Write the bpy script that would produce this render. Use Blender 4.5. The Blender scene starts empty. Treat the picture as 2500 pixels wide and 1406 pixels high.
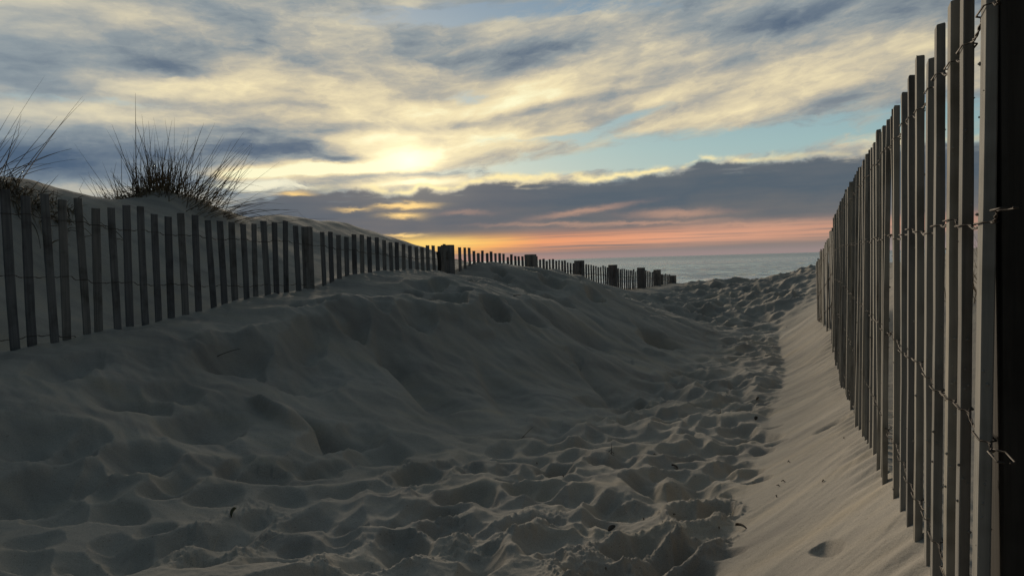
import bpy, bmesh, math, random
import numpy as np
from mathutils import Vector, Matrix

C = bpy.context.scene.collection
R = math.radians

# ------------------------------------------------------------------ camera
PITCH, ROLL, FPX = R(1.98), R(1.56), 1950.0
f_ = Vector((0, math.cos(PITCH), -math.sin(PITCH)))
r0 = Vector((1, 0, 0))
u0 = r0.cross(f_)
r_ = r0 * math.cos(ROLL) - u0 * math.sin(ROLL)
u_ = u0 * math.cos(ROLL) + r0 * math.sin(ROLL)
cd = bpy.data.cameras.new('camera')
cam = bpy.data.objects.new('camera', cd)
C.objects.link(cam)
cam.matrix_world = Matrix(((r_.x, u_.x, -f_.x, 0), (r_.y, u_.y, -f_.y, 0), (r_.z, u_.z, -f_.z, 0), (0, 0, 0, 1)))
cd.sensor_width = 36.0
cd.lens = FPX / 2500 * 36.0
cd.clip_start = 0.02
cd.clip_end = 30000
bpy.context.scene.camera = cam


def ray(px, py):
    d = f_ + r_ * ((px - 1250) / FPX) + u_ * ((703 - py) / FPX)
    return d.normalized()


KP = 34.03            # angular unit: about one photo pixel


def ang(px, py):      # direction of a photo pixel as (azimuth, elevation) in those units
    d = ray(px, py)
    return math.degrees(math.atan2(d.x, d.y)) * KP, math.degrees(math.asin(d.z)) * KP


# ------------------------------------------------------------------ world / sky
SUN_AZ, SUN_EL = -12.0, 11.0
sc = bpy.context.scene
sc.view_settings.view_transform = 'Standard'
sc.view_settings.look = 'None'
sc.view_settings.exposure = 0.0
sc.view_settings.gamma = 1.0
sc.cycles.use_denoising = True
world = bpy.data.worlds.new("World")
sc.world = world
world.use_nodes = True
NT = world.node_tree
NT.nodes.clear()


class E:                                    # tiny expression builder for math nodes
    def __init__(s, v): s.v = v
    def _b(a, op, b, c=None):
        n = NT.nodes.new('ShaderNodeMath'); n.operation = op
        for i, q in enumerate((a, b, c)):
            if q is None: continue
            q = q.v if isinstance(q, E) else q
            if isinstance(q, (int, float)): n.inputs[i].default_value = q
            else: NT.links.new(q, n.inputs[i])
        return E(n.outputs[0])
    def __add__(a, b): return E._b(a, 'ADD', b)
    __radd__ = __add__
    def __sub__(a, b): return E._b(a, 'SUBTRACT', b)
    def __rsub__(a, b): return E._b(b, 'SUBTRACT', a)
    def __mul__(a, b): return E._b(a, 'MULTIPLY', b)
    __rmul__ = __mul__
    def __truediv__(a, b): return E._b(a, 'DIVIDE', b)


def fn(op, a, b=None): return E._b(a, op, b)
def mad(a, b, c): return E._b(a, 'MULTIPLY_ADD', b, c)


def sstep(x, lo, hi, a=0.0, b=1.0):
    n = NT.nodes.new('ShaderNodeMapRange'); n.interpolation_type = 'SMOOTHSTEP'
    NT.links.new(x.v, n.inputs[0])
    for i, q in enumerate((lo, hi, a, b)): n.inputs[i + 1].default_value = q
    return E(n.outputs[0])


def noise(x, y, detail=6, rough=0.55, lac=2.0, off=0.0, z=0.0):
    c = NT.nodes.new('ShaderNodeCombineXYZ')
    NT.links.new((x + off).v, c.inputs[0]); NT.links.new((y + off * 1.7).v, c.inputs[1])
    c.inputs[2].default_value = z
    n = NT.nodes.new('ShaderNodeTexNoise'); n.noise_dimensions = '2D'
    NT.links.new(c.outputs[0], n.inputs['Vector'])
    n.inputs['Scale'].default_value = 1.0
    n.inputs['Detail'].default_value = detail
    n.inputs['Roughness'].default_value = rough
    n.inputs['Lacunarity'].default_value = lac
    return E(n.outputs[0])


def lin(c):
    return tuple((x / 255 / 12.92 if x / 255 <= 0.04045 else ((x / 255 + 0.055) / 1.055) ** 2.4) for x in c) + (1,)


def ramp(x, stops):
    n = NT.nodes.new('ShaderNodeValToRGB')
    NT.links.new(x.v, n.inputs[0])
    el = n.color_ramp.elements
    while len(el) < len(stops): el.new(0.5)
    for e, (p, c) in zip(el, stops): e.position = p; e.color = lin(c)
    return n.outputs[0]


def mixc(fac, a, b):
    n = NT.nodes.new('ShaderNodeMix'); n.data_type = 'RGBA'; n.clamp_factor = True
    if isinstance(fac, E): NT.links.new(fac.v, n.inputs[0])
    else: n.inputs[0].default_value = fac
    for i, q in ((6, a), (7, b)):
        if isinstance(q, tuple): n.inputs[i].default_value = q
        else: NT.links.new(q, n.inputs[i])
    return n.outputs[2]


def curve(x, pts, lo, hi):                  # piecewise function of x given as points
    n = NT.nodes.new('ShaderNodeFloatCurve')
    ys = [p[1] for p in pts]; y0, y1 = min(ys) - 1, max(ys) + 1
    NT.links.new(((x - lo) / (hi - lo)).v, n.inputs['Value'])
    cv = n.mapping.curves[0]
    q = [((p[0] - lo) / (hi - lo), (p[1] - y0) / (y1 - y0)) for p in pts]
    cv.points[0].location = q[0]; cv.points[1].location = q[-1]
    for p in q[1:-1]: cv.points.new(*p)
    n.mapping.update()
    return mad(E(n.outputs[0]), y1 - y0, y0)


tc = NT.nodes.new('ShaderNodeTexCoord')
sp = NT.nodes.new('ShaderNodeSeparateXYZ')
NT.links.new(tc.outputs['Generated'], sp.inputs[0])
dx, dy, dz = (E(sp.outputs[i]) for i in range(3))
U = fn('ARCTAN2', dx, dy) * (180 / math.pi * KP)          # azimuth
Vv = fn('ARCSINE', dz) * (180 / math.pi * KP)             # elevation
# streaks fan upward towards the right in the higher cloud
tilt = fn('MAXIMUM', U + 150, 0.0) * 0.15
W = Vv - tilt
wn = noise(U / 330, W / 95, 4, 0.6, off=3.1) - 0.5
wn2 = noise(U / 120, W / 42, 5, 0.62, off=11.7) - 0.5
Uw = mad(wn, 230.0, U) + wn2 * 70
Vw = mad(wn2, 40.0, Vv) + wn * 34


Uh, Vh = mad(Uw - U, 0.5, U), mad(Vw - Vv, 0.6, Vv)
Uq, Vq = mad(Uw - U, 0.22, U), mad(Vw - Vv, 0.20, Vv)


def blob(cx, cy, sx, sy, amp, slope=0.0, co=None):   # a cloud patch: photo-measured centre and size, turned to sky angles
    a, b = ang(cx, cy)
    Ux, Vx = co or (Uh, Vh)
    p = (Ux - a) / sx
    q = (mad(Ux - a, -slope, Vx) - b) / sy if slope else (Vx - b) / sy
    return fn('EXPONENT', fn('MULTIPLY', mad(p, p, q * q), -1.0)) * amp


def blobs(lst, co=None):
    s = None
    for t in lst:
        g = blob(*t, co=co)
        s = g if s is None else s + g
    return s


LIGHT = [
    (1000, 392, 95, 34, .40), (1030, 370, 330, 75, .20), (1150, 250, 420, 60, .20, .12), (1400, 190, 330, 45, .20, .2),
    (1760, 240, 330, 60, .16, .18), (350, 205, 130, 18, .30), (250, 287, 380, 26, .26), (720, 110, 170, 40, .14, .2),
    (760, 235, 230, 40, .24, .1), (2200, 130, 260, 70, .14), (640, 424, 100, 18, .75), (790, 410, 110, 14, .75),
    (1010, 448, 160, 8, .40), (1560, 320, 160, 14, .22, .2), (130, 460, 170, 20, .22), (250, 20, 160, 30, .12),
    (1000, 25, 40, 18, .25), (1480, 30, 110, 26, .22), (2120, 340, 90, 14, .22, .1), (560, 195, 120, 26, .16, .15),
    (900, 330, 200, 16, .12), (1180, 330, 240, 18, .14),
    (200, 392, 330, 44, -.42), (40, 385, 180, 40, -.22), (640, 368, 200, 22, -.34), (840, 389, 75, 9, -.42), (420, 150, 190, 34, -.20),
    (1500, 140, 230, 30, -.14, .1), (1900, 55, 190, 30, -.30, .1), (2290, 20, 200, 34, -.22), (1190, 150, 140, 24, -.18),
    (750, 145, 60, 14, -.25), (850, 318, 150, 15, -.24), (1020, 425, 260, 8, -.32), (1330, 265, 190, 12, -.24, .15), (1110, 300, 120, 10, -.12), (1250, 120, 200, 22, -.12), (560, 255, 200, 9, -.14), (480, 320, 260, 9, -.12),
    (80, 130, 240, 26, -.08), (180, 70, 420, 90, .03), (600, 60, 300, 50, -.02), (120, 200, 300, 40, .05), (2050, 200, 160, 26, -.08, .1),
]
BLUE = [
    (1750, 356, 480, 48, 1.05, .06), (1150, 242, 70, 16, .6), (1530, 290, 120, 14, .7, .25), (1300, 20, 420, 26, .75),
    (1090, 48, 160, 18, .7), (200, 245, 260, 13, .55), (640, 452, 130, 15, .8), (1420, 400, 300, 18, .8, .06), (1320, 340, 220, 12, .5),
    (900, 60, 140, 20, .3), (2380, 300, 160, 60, .6),
]
fb = noise(U / 280 + wn * 0.5, W / 78 + wn2 * 0.10, 7, 0.52, off=5.5) - 0.5
fb2 = noise(Uw / 80, Vw / 22, 7, 0.62, off=21.0) - 0.5
wsp = noise(U / 170 + wn2, W / mad(Vv, 0.06, 16.0) + wn * 0.6, 5, 0.55, off=61.0)
wsp = fn('POWER', 1.0 - fn('ABSOLUTE', mad(wsp, 2.0, -1.0)), 5.0)
tex = sstep(U, -1250, -480, 0.45, 1.0)
val = mad(fb, 0.80, 0.455) + (fb2 * 0.22 + wsp * 0.08) * tex + blobs(LIGHT)
cloudc = ramp(val, [(0.05, (76, 94, 118)), (0.25, (104, 117, 132)), (0.42, (146, 153, 155)), (0.55, (180, 175, 162)),
                    (0.69, (216, 203, 172)), (0.84, (243, 227, 184)), (1.0, (255, 250, 208))])
# greyer and bluer far from the sun's side
sunu, sunv = ang(1000, 392)
away = fn('ABSOLUTE', U - sunu)
cloudc = mixc(fn('MAXIMUM', sstep(U, sunu - 950, sunu - 250, 0.75, 0.0), sstep(Vv, 360, 640, 0.0, 0.55)), cloudc, ramp(val, [(0.0, (80, 100, 122)), (0.45, (142, 155, 163)), (0.75, (196, 195, 182)), (1.0, (243, 229, 188))]))
# clear gaps
sky = NT.nodes.new('ShaderNodeTexSky'); sky.sky_type = 'NISHITA'; sky.sun_disc = False
sky.sun_elevation = R(SUN_EL); sky.sun_rotation = R(SUN_AZ)
skym = NT.nodes.new('ShaderNodeVectorMath'); skym.operation = 'SCALE'; skym.inputs['Scale'].default_value = 0.08
NT.links.new(sky.outputs[0], skym.inputs[0])
clear = ramp(Vv / 640, [(0.0, (180, 190, 180)), (0.40, (148, 182, 186)), (0.6, (132, 164, 178)), (1.0, (96, 132, 162))])
clear = mixc(0.15, clear, skym.outputs[0])
gap = blobs(BLUE) + fb2 * 0.9 - fb * 0.5
col = mixc(sstep(gap, 0.22, 0.85), cloudc, clear)

# the long grey bank low over the sea, with its lit upper rim
EDGE = [(-900, 540), (300, 540), (560, 505), (640, 486), (700, 474), (760, 468), (850, 462), (930, 466), (1000, 474), (1035, 462), (1085, 470), (1140, 455),
        (1200, 443), (1300, 438), (1440, 440), (1540, 434), (1600, 424), (1650, 420), (1700, 400), (1760, 393), (1900, 391), (2000, 386), (2130, 371), (2300, 352), (2500, 330)]
ep = sorted(ang(*p) for p in EDGE)
ep = [(-2400, ep[0][1])] + ep + [(2000, ep[-1][1] + 20)]
en = noise(U / 85, Vv / 60, 5, 0.52, off=31.0) - 0.5
edge = curve(U, ep, -2400, 2000) + en * 34
dist = edge - Vv                                                   # >0 inside the bank
bank_in = sstep(dist + (noise(U / 34, Vv / 22, 4, 0.6, off=71.0) - 0.5) * 22.0, -4, 10)
bank_in = bank_in * sstep(noise(U / 150, Vv / 17, 6, 0.6, off=81.0) + dist / 130, 0.30, 0.62, 0.45, 1.0)
bn = noise(U / 260, Vv / 26, 7, 0.55, off=41.0) - 0.5
bankc = ramp(mad(bn, 0.55, dist / 190), [(0.0, (99, 106, 113)), (0.30, (87, 99, 110)), (0.62, (107, 109, 112)), (1.0, (130, 123, 120))])
bankc = mixc(sstep(away, 60, 520, 0.25, 0.0), bankc, lin((128, 114, 114)))
rim = fn('EXPONENT', fn('MULTIPLY', fn('POWER', fn('ABSOLUTE', (dist + 7) / 6.5), 2.0), -1.0))
rimamp = sstep(U, sunu - 330, sunu + 40) * sstep(U, sunu + 560, sunu + 1050, 1.0, 0.25)
col = mixc(bank_in, col, bankc)
col = mixc(rim * rimamp * sstep(noise(U / 75, Vv / 40, 3, 0.5, off=8.0), 0.30, 0.56), col, lin((255, 236, 176)))
# bright slits in the bank
SLIT = [(1000, 503, 52, 7, .95), (978, 527, 42, 6, .9), (855, 513, 42, 5, .6), (715, 474, 36, 6, .8), (990, 575, 40, 4, .9), (940, 503, 30, 5, .5)]
SLIT2 = [(1420, 517, 110, 7, .55, .12), (1650, 522, 110, 9, .55), (1560, 545, 190, 5, .5), (1330, 548, 150, 4, .35), (1830, 548, 200, 6, .4), (1130, 520, 60, 5, .3)]
col = mixc(fn('MINIMUM', blobs(SLIT, (Uq, mad(fb2, 22.0, Vq))) * 1.15, 1.0), col, lin((255, 214, 140)))
col = mixc(blobs(SLIT2, (Uq, mad(fb2, 20.0, Vq))), col, lin((214, 166, 138)))
# the burning strip on the horizon
gl = noise(U / 420, Vv / 7.5, 5, 0.6, off=51.0) - 0.5
strip = fn('EXPONENT', fn('MULTIPLY', fn('POWER', fn('ABSOLUTE', (mad(U + 50, -0.014, Vv) + gl * 24 - 41) / 21), 2.4), -1.0))
strip = strip * sstep(U, sunu - 240, sunu + 30) * sstep(gl, -0.30, 0.06, 0.25, 1.0) * sstep(U, 300, 1300, 1.0, 0.45)
hot = ramp(away / 700, [(0.0, (255, 208, 110)), (0.22, (255, 180, 100)), (0.45, (238, 158, 114)), (1.0, (222, 162, 132))])
col = mixc(strip, col, hot)
core = blob(1040, 594, 170, 12, 0.95, 0.0, (Uq, Vq))
col = mixc(core, col, lin((255, 214, 120)))
col = mixc(sstep(Vv, 26, 2, 0.0, 0.75), col, mixc(sstep(away, 0, 600), lin((196, 146, 132)), lin((160, 140, 138))))
# haze of light round the sun behind the cloud
d2 = fn('SQRT', mad(U - sunu, U - sunu, fn('POWER', fn('ABSOLUTE', (Vv - sunv) * 1.5), 2.0)))
glow = fn('EXPONENT', d2 / -60.0) * 0.55
add = NT.nodes.new('ShaderNodeMix'); add.data_type = 'RGBA'; add.blend_type = 'ADD'
NT.links.new(glow.v, add.inputs[0]); NT.links.new(col, add.inputs[6]); add.inputs[7].default_value = (1.0, 0.85, 0.5, 1)
col = add.outputs[2]
# away from the sunset the dusk sky is a dim blue-grey overcast
off = fn('SQRT', mad(U - sunu, U - sunu, fn('POWER', Vv - sunv, 2.0)))
dim = sstep(off, 950, 2500)
rear = ramp(mad(fb, 0.8, 0.5), [(0.2, (49, 62, 71)), (0.8, (67, 80, 90))])
low = NT.nodes.new('ShaderNodeVectorMath'); low.operation = 'SCALE'
NT.links.new(rear, low.inputs[0]); NT.links.new(sstep(Vv, 0, 1800, 0.28, 1.5).v, low.inputs['Scale'])
col = mixc(dim, col, low.outputs[0])
col = mixc(sstep(Vv, 0, -6), col, lin((70, 74, 78)))
bg = NT.nodes.new('ShaderNodeBackground')
NT.links.new(col, bg.inputs[0]); bg.inputs[1].default_value = 1.0
wo = NT.nodes.new('ShaderNodeOutputWorld')
NT.links.new(bg.outputs[0], wo.inputs[0])
world.cycles.sampling_method = 'MANUAL'
world.cycles.sample_map_resolution = 1024

sd = bpy.data.lights.new('sun', 'SUN')
sd.energy = 2.2
sd.angle = R(12)
sd.color = (1.0, 0.84, 0.64)
sun = bpy.data.objects.new('sun', sd)
C.objects.link(sun)
sdir = Vector((math.sin(R(SUN_AZ)) * math.cos(R(SUN_EL)), math.cos(R(SUN_AZ)) * math.cos(R(SUN_EL)), math.sin(R(SUN_EL))))
sun.rotation_euler = sdir.to_track_quat('Z', 'Y').to_euler()


# ------------------------------------------------------------------ numpy noise
def _hash(ix, iy, seed):
    h = (ix.astype(np.int64) * 374761393 + iy.astype(np.int64) * 668265263 + seed * 974634599) & 0xFFFFFFFF
    h = ((h ^ (h >> 13)) * 1274126177) & 0xFFFFFFFF
    h = ((h ^ (h >> 16)) * 2246822519) & 0xFFFFFFFF
    return (h ^ (h >> 15)) & 0xFFFFFFFF


def rnd(ix, iy, seed): return _hash(ix, iy, seed) / 4294967296.0


def perlin(x, y, seed=0):
    x0 = np.floor(x); y0 = np.floor(y)
    fx = x - x0; fy = y - y0
    ux = fx * fx * fx * (fx * (fx * 6 - 15) + 10); uy = fy * fy * fy * (fy * (fy * 6 - 15) + 10)
    def g(ix, iy, ax, ay):
        a = rnd(ix, iy, seed) * 2 * np.pi
        return np.cos(a) * ax + np.sin(a) * ay
    a = g(x0, y0, fx, fy); b = g(x0 + 1, y0, fx - 1, fy)
    c = g(x0, y0 + 1, fx, fy - 1); d = g(x0 + 1, y0 + 1, fx - 1, fy - 1)
    return ((a * (1 - ux) + b * ux) * (1 - uy) + (c * (1 - ux) + d * ux) * uy) * 1.5


def fbm(x, y, seed=0, octv=4, gain=0.5):
    s = 0; a = 1.0; k = 1.0
    for o in range(octv):
        s = s + a * perlin(x * k + 17.3 * o, y * k - 9.1 * o, seed + o); a *= gain; k *= 2.03
    return s


def bowls(p, q, cell, seed, rmin, rmax, asp, dens=1.0, power=2.0):
    """crossing bowl-shaped dents: -1 at a bowl's floor, 0 outside, sharp crests where two meet"""
    gx = np.floor(p / cell); gy = np.floor(q / cell)
    out = np.zeros_like(p)
    for i in (-1, 0, 1):
        for j in (-1, 0, 1):
            ix, iy = gx + i, gy + j
            cx = (ix + rnd(ix, iy, seed)) * cell; cy = (iy + rnd(ix, iy, seed + 1)) * cell
            rr = (rmin + (rmax - rmin) * rnd(ix, iy, seed + 2))
            dep = 0.35 + 0.65 * rnd(ix, iy, seed + 3)
            on = rnd(ix, iy, seed + 4) < dens
            th = (rnd(ix, iy, seed + 5) - 0.5) * 1.6
            a = (p - cx) * np.cos(th) + (q - cy) * np.sin(th); b = -(p - cx) * np.sin(th) + (q - cy) * np.cos(th)
            d = np.sqrt((a / asp) ** 2 + b ** 2) / rr
            h = dep * (np.minimum(d, 1.0) ** power - 1.0)
            out = np.where(on, np.minimum(out, h), out)
    return out


def sm(x, a, b):
    t = np.clip((x - a) / (b - a), 0, 1)
    return t * t * (3 - 2 * t)


# ------------------------------------------------------------------ the lie of the land (eye level is z = 0)
LF_Z = [(-20, -.42), (2, -.40), (3.2, -.36), (3.6, -.336), (3.77, -.319), (3.93, -.296), (4.11, -.282), (4.38, -.263), (4.61, -.213), (4.94, -.172), (5.19, -.168),
        (5.4, -.155), (5.74, -.062), (6.4, -.045), (6.75, -.07), (7.03, -.115), (7.4, -.012), (7.84, -.02), (8.56, -.114), (9.88, -.27), (11.05, -.46), (12.23, -.48), (14, -.47),
        (20, -1.2), (60, -3.2), (105, -3.95), (150, -4.9), (400, -6)]
LF_T = [(1.5, .40), (3.6, .375), (3.77, .362), (3.93, .335), (4.11, .318), (4.38, .299), (4.61, .284), (4.94, .271), (5.19, .27), (5.35, .25), (5.74, .215), (6.0, .19), (6.4, .154),
        (6.75, .142), (7.03, .14), (7.4, .106), (7.84, .064), (8.56, .035), (9.88, -.065), (11.05, -.15), (12.23, -.21), (13.06, -.27), (14, -.36)]
RF_Z = [(-20, -.40), (.5, -.39), (1.02, -.42), (1.65, -.48), (2.8, -.585), (4.3, -.69), (5.9, -.70), (6.1, -.62), (6.8, -.63), (7.5, -.64), (9, -.48), (11, -.23), (12.5, -.17), (14, -.35),
        (20, -1.2), (60, -3.2), (105, -3.95), (150, -4.9), (400, -6)]
FLOOR = [(-20, -.60), (0, -.60), (1.3, -.65), (2, -.70), (3, -.77), (5, -.87), (7, -.86), (8.5, -.76), (10, -.62), (12.5, -.44), (13.2, -.44), (14.5, -.55), (20, -1.2), (60, -3.2), (105, -3.95), (150, -4.9), (400, -6)]
RIDGE = [(-20, .9), (3, .95), (4, .85), (5, .73), (5.45, .68), (6.48, .50), (7.5, .49), (8.57, .50), (9.02, .36), (9.52, .13), (10, -.03), (10.5, -.2), (11.5, -.55), (14, -.9), (20, -1.3), (60, -3.2), (105, -3.95), (150, -4.9), (400, -6)]


def key(tab, y): return np.interp(y, [t[0] for t in tab], [t[1] for t in tab])


def smkey(tab, y, w=0.25):
    return (key(tab, y - w) + 2 * key(tab, y) + key(tab, y + w)) / 4


def XL(y): return -3.95 + 0.487 * y


def XR(y): return 0.165 + np.where(y < 6.1, 0.377 * y, 0.377 * 6.1 + np.where(y < 7.5, 0.286 * (y - 6.1), 0.286 * 1.4 + 0.42 * (y - 7.5)))


def base(X, Y):
    zl = smkey(LF_Z, Y, 0.12); zr = smkey(RF_Z, Y, 0.15); zf = smkey(FLOOR, Y, 0.4); zd = smkey(RIDGE, Y, 0.3)
    xl, xr = XL(Y), XR(Y)
    s = (X - xl) * 0.899
    e = (X - xr) * 0.936
    sf = np.interp(Y, [0, 1.5, 2.5, 8, 9, 10, 12], [1.5, 1.75, 2.05, 2.15, 1.45, 1.15, 0.8])
    # bank between the left fence and the trodden floor
    sb = 0.52 + 0.20 * perlin(X * 1.3 + 3, Y * 1.3, 301) + 0.05 * perlin(X * 4.1, Y * 4.1, 302)
    sb = np.interp(Y, [0, 4.2, 4.75, 5.3, 6.6, 8, 9.5], [.38, .38, .62, 1.0, 1.0, .8, .12]) + (sb - 0.52) * 0.55
    sb = np.clip(sb, 0.05, sf - 0.7)
    t = np.clip((s - sb) / (sf - sb), 0, 1)
    prof = 0.75 * (1 - (1 - t) ** 1.7) + 0.25 * t
    sa = np.interp(Y, [0, 5.0, 5.4, 5.8, 9, 10], [.08, .08, .15, .25, .25, .10])
    zs = zl - sa * np.minimum(s, sb)
    left = zs + (zf - zs) * prof
    wb = np.interp(Y, [8, 10.5], [.36, 1.2])
    tb = np.clip((e + wb) / wb, 0, 1)
    mid = np.where(e > -wb, zf + (zr - zf) * tb ** 1.25, left)
    far = sm(Y, 14, 22)
    # behind the left fence the dune climbs to its ridge
    d = -s
    td = np.clip((d - 0.15) / 1.85, 0, 1)
    dune = zl - 0.03 * sm(d, 0, 0.2) + (zd - zl + 0.03) * (0.35 * td + 0.65 * (td * td * (3 - 2 * td)))
    dune = dune + (zf - zd) * sm(d, 2.6, 7.0) * 0.6 - 0.05 * np.maximum(d - 2.0, 0) * (Y < 9)
    hm = np.exp(-(((X + 2.84) / 0.36) ** 2 + ((Y - 6.75) / 0.45) ** 2))
    dune = dune + 0.17 * hm
    # behind the right fence the sand swells up to about eye level
    back = zr + (np.interp(Y, [0, 3, 8, 12, 15], [-.12, -.06, .0, -.2, -.7]) - zr) * sm(e, 0.05, 1.5)
    z = np.where(s < 0, dune, np.where(e > 0, back, mid))
    return z * (1 - far) + zf * far, s, e, sf, zf


TONGUE = []         # hollows where sand has run down the bank: from, to, width, depth
BOWL = []           # dents: x, y, half-width, half-length
FRESH = []          # deep fresh footprints: x, y, length, width, depth, angle


def height(X, Y):
    X = np.asarray(X, float); Y = np.asarray(Y, float)
    z, s, e, sf, zf = base(X, Y)
    p = X * 0.41 + Y * 0.91; q = X * 0.91 - Y * 0.41              # along / across the path
    wx = 0.10 * fbm(X * 1.7, Y * 1.7, 5, 3); wy = 0.10 * fbm(X * 1.7 + 40, Y * 1.7, 9, 3)
    near = 1 - sm(Y, 30, 60)
    tp0 = 0.95 * p + 0.31 * q + 0.3 * wx; tq0 = 0.95 * q - 0.31 * p
    floorm = sm(s, sf - 0.35, sf + 0.15) * (1 - sm(e, -0.46, -0.30)) * near
    farflo = sm(Y, 8.2, 9.6) * sm(s, 0.25, 0.8) * (1 - sm(e, -0.35, 0.1)) * near
    floorm = np.maximum(floorm, farflo)
    bankm = sm(s, 0.15, 0.5) * (1 - sm(s, sf - 0.4, sf + 0.1)) * (1 - sm(Y, 8.5, 10)) * near
    rbank = sm(e, -0.45, -0.25) * (1 - sm(e, 0.0, 0.05)) * near
    shoul = np.exp(-((s - 0.45) / 0.28) ** 2) * (1 - sm(Y, 9, 11)) * near
    # broad unevenness
    z = z + 0.045 * fbm(X * 0.8, Y * 0.8, 1, 3) * near * (0.35 * sm(np.abs(s), 0.1, 0.6) + 0.65 * bankm * (1 - sm(Y, 6, 8)) + 0.4 * floorm) * (1 - rbank)
    # trodden floor: crossing bowls
    b1 = bowls(p + wx, q + wy, 0.185, 21, 0.085, 0.17, 1.45, 0.88, 1.8)
    b2 = bowls(p - wy, q + wx, 0.31, 31, 0.13, 0.24, 1.3, 0.5, 2.0)
    amp = 0.75 + 0.5 * fbm(X * 0.9, Y * 0.9, 77, 2)
    z = z + floorm * np.clip(amp, .3, 1.3) * (0.7 + 0.3 * sm(Y, 2.4, 3.6)) * (0.085 * b1 + 0.075 * b2 + 0.045)
    z = z + farflo * (0.075 * bowls(p + 3.3, q + wy, 0.42, 51, 0.2, 0.34, 1.2, 0.8, 1.6) + 0.05 * bowls(p + wx, q + 1.3, 0.24, 53, 0.10, 0.2, 1.2, 0.8, 1.4) + .03)
    b3 = bowls(p + 0.5 * wx, q - 0.5 * wy, 0.115, 171, 0.045, 0.085, 1.5, 0.55, 1.5)
    z = z + floorm * sm(Y, 1.7, 2.6) * (0.052 * b3 + 0.014)
    # slumps and wind scour on the bank
    z = z + bankm * sm(Y, 1.8, 3.2) * (0.016 * fbm(tp0 * 4.2, tq0 * 1.5, 181, 4, 0.6) + 0.0035 * fbm(tp0 * 24, tq0 * 3.0, 185, 2))
    slump = sm(fbm(tp0 * 1.3 + 7, tq0 * 1.1, 187, 4), 0.10, 0.155)
    z = z + bankm * sm(Y, 4.0, 5.2) * 0.018 * slump
    # steps worn into the lower left bank
    stm = 0.4 * bankm * (1 - sm(Y, 2.6, 4.6)) + 0.30 * bankm * sm(s, 1.2, 1.9)
    z = z + stm * (0.17 * bowls(p + 2 * wx, q + 2 * wy, 0.62, 61, 0.30, 0.52, 1.25, 0.75, 1.7) + 0.06)
    # old tracks on the shoulder by the fence
    z = z + np.clip(shoul, 0, 1) * sm(Y, 3.0, 4.2) * (0.07 * bowls(p + wx, q + wy, 0.36, 71, 0.15, 0.30, 1.3, 0.8, 1.5) + 0.035)
    # sand run down the bank in long tongues
    tp = 0.95 * p + 0.31 * q + 0.12 * fbm(X * 1.1, Y * 1.1, 13, 2); tq = 0.95 * q - 0.31 * p
    st = fbm(tp * 1.7, tq * 0.45, 81, 3)
    st2 = fbm(tp * 7.0, tq * 0.9, 83, 2)
    z = z + bankm * ((0.022 + 0.022 * sm(Y, 4.5, 6.5)) * (np.abs(st) - 0.25) * -1.0 + 0.007 * st2) * sm(Y, 2.0, 3.6)
    # streaks on the right bank, one from each gap in the fence
    rp = 0.52 * p - 0.85 * q; ra = 0.85 * p + 0.52 * q
    z = z + rbank * ((0.0030 * fbm(rp * 15.0 + wx * 6, ra * 1.3, 91, 3) + 0.0075 * fbm(rp * 4.0 + wy * 3, ra * 0.8, 93, 2)) * np.clip(0.7 + 0.9 * perlin(X * 1.6, Y * 1.6, 95), 0, 1.4))
    cusp = np.exp(-((e + 0.03) / 0.05) ** 2) * (Y < 7.6) * (Y > 0.3)
    z = z + cusp * 0.0045 * np.cos(2 * np.pi * (Y - 0.05) / 0.0889 + 1.6 * perlin(X * 2, Y * 2, 96)) * np.clip(0.6 + perlin(X * 3 + 5, Y * 3, 98), 0, 1.3)
    cuspL = np.exp(-((s - 0.04) / 0.12) ** 2) * (Y < 9)
    z = z + cuspL * 0.014 * fbm(X * 9, Y * 9, 97, 2)
    # dune behind the left fence: wind ripples and slips
    dn = sm(-s, 0.1, 0.6) * near
    z = z + dn * (0.020 * fbm(X * 2.4 + Y, Y * 0.8 - X * .4, 101, 3))
    # crumbly ground
    rough = 0.30 + 0.9 * floorm
    crum = sm(fbm(X * 2.3, Y * 2.3, 111, 2), 0.45, 0.9)
    z = z + near * rough * 0.0022 * fbm(X * 22, Y * 22, 115, 3)
    z = z + near * floorm * crum * 0.012 * np.maximum(fbm(X * 30, Y * 30, 121, 3, 0.6), -0.1)
    bw = np.zeros_like(z)
    for (fx, fy, wd, L, kd) in BOWL:
        rad = 1.3 * max(wd, L)
        m = (np.abs(X - fx) < rad) & (np.abs(Y - fy) < rad)
        if not m.any(): continue
        rx = perlin(X[m] * 7, Y[m] * 7, 401) + 0.5 * perlin(X[m] * 16, Y[m] * 16, 402)
        ax = X[m] - fx + wx[m] * 0.45 + 0.16 * wd * rx; ay = Y[m] - fy + wy[m] * 0.45 + 0.16 * L * perlin(X[m] * 7 + 9, Y[m] * 7, 403)
        ph = perlin(np.array([fx * 31.0]), np.array([fy * 29.0]), 5)[0]
        th = 0.35 * ph
        a = ax * math.cos(th) + ay * math.sin(th); b = -ax * math.sin(th) + ay * math.cos(th)
        d = np.sqrt((a / wd) ** 2 + (b / np.where(b > 0, 1.25 * L, 0.78 * L)) ** 2 + 1e-9)
        dep = kd * min(0.13, (0.54 if wd < .12 else 0.55) * math.sqrt(wd * L)) * (1 + 0.4 * ph)
        bw[m] = np.minimum(bw[m], dep * (np.minimum(d, 1.0) ** 1.35 - 1.0))
    z = z + bw
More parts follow.
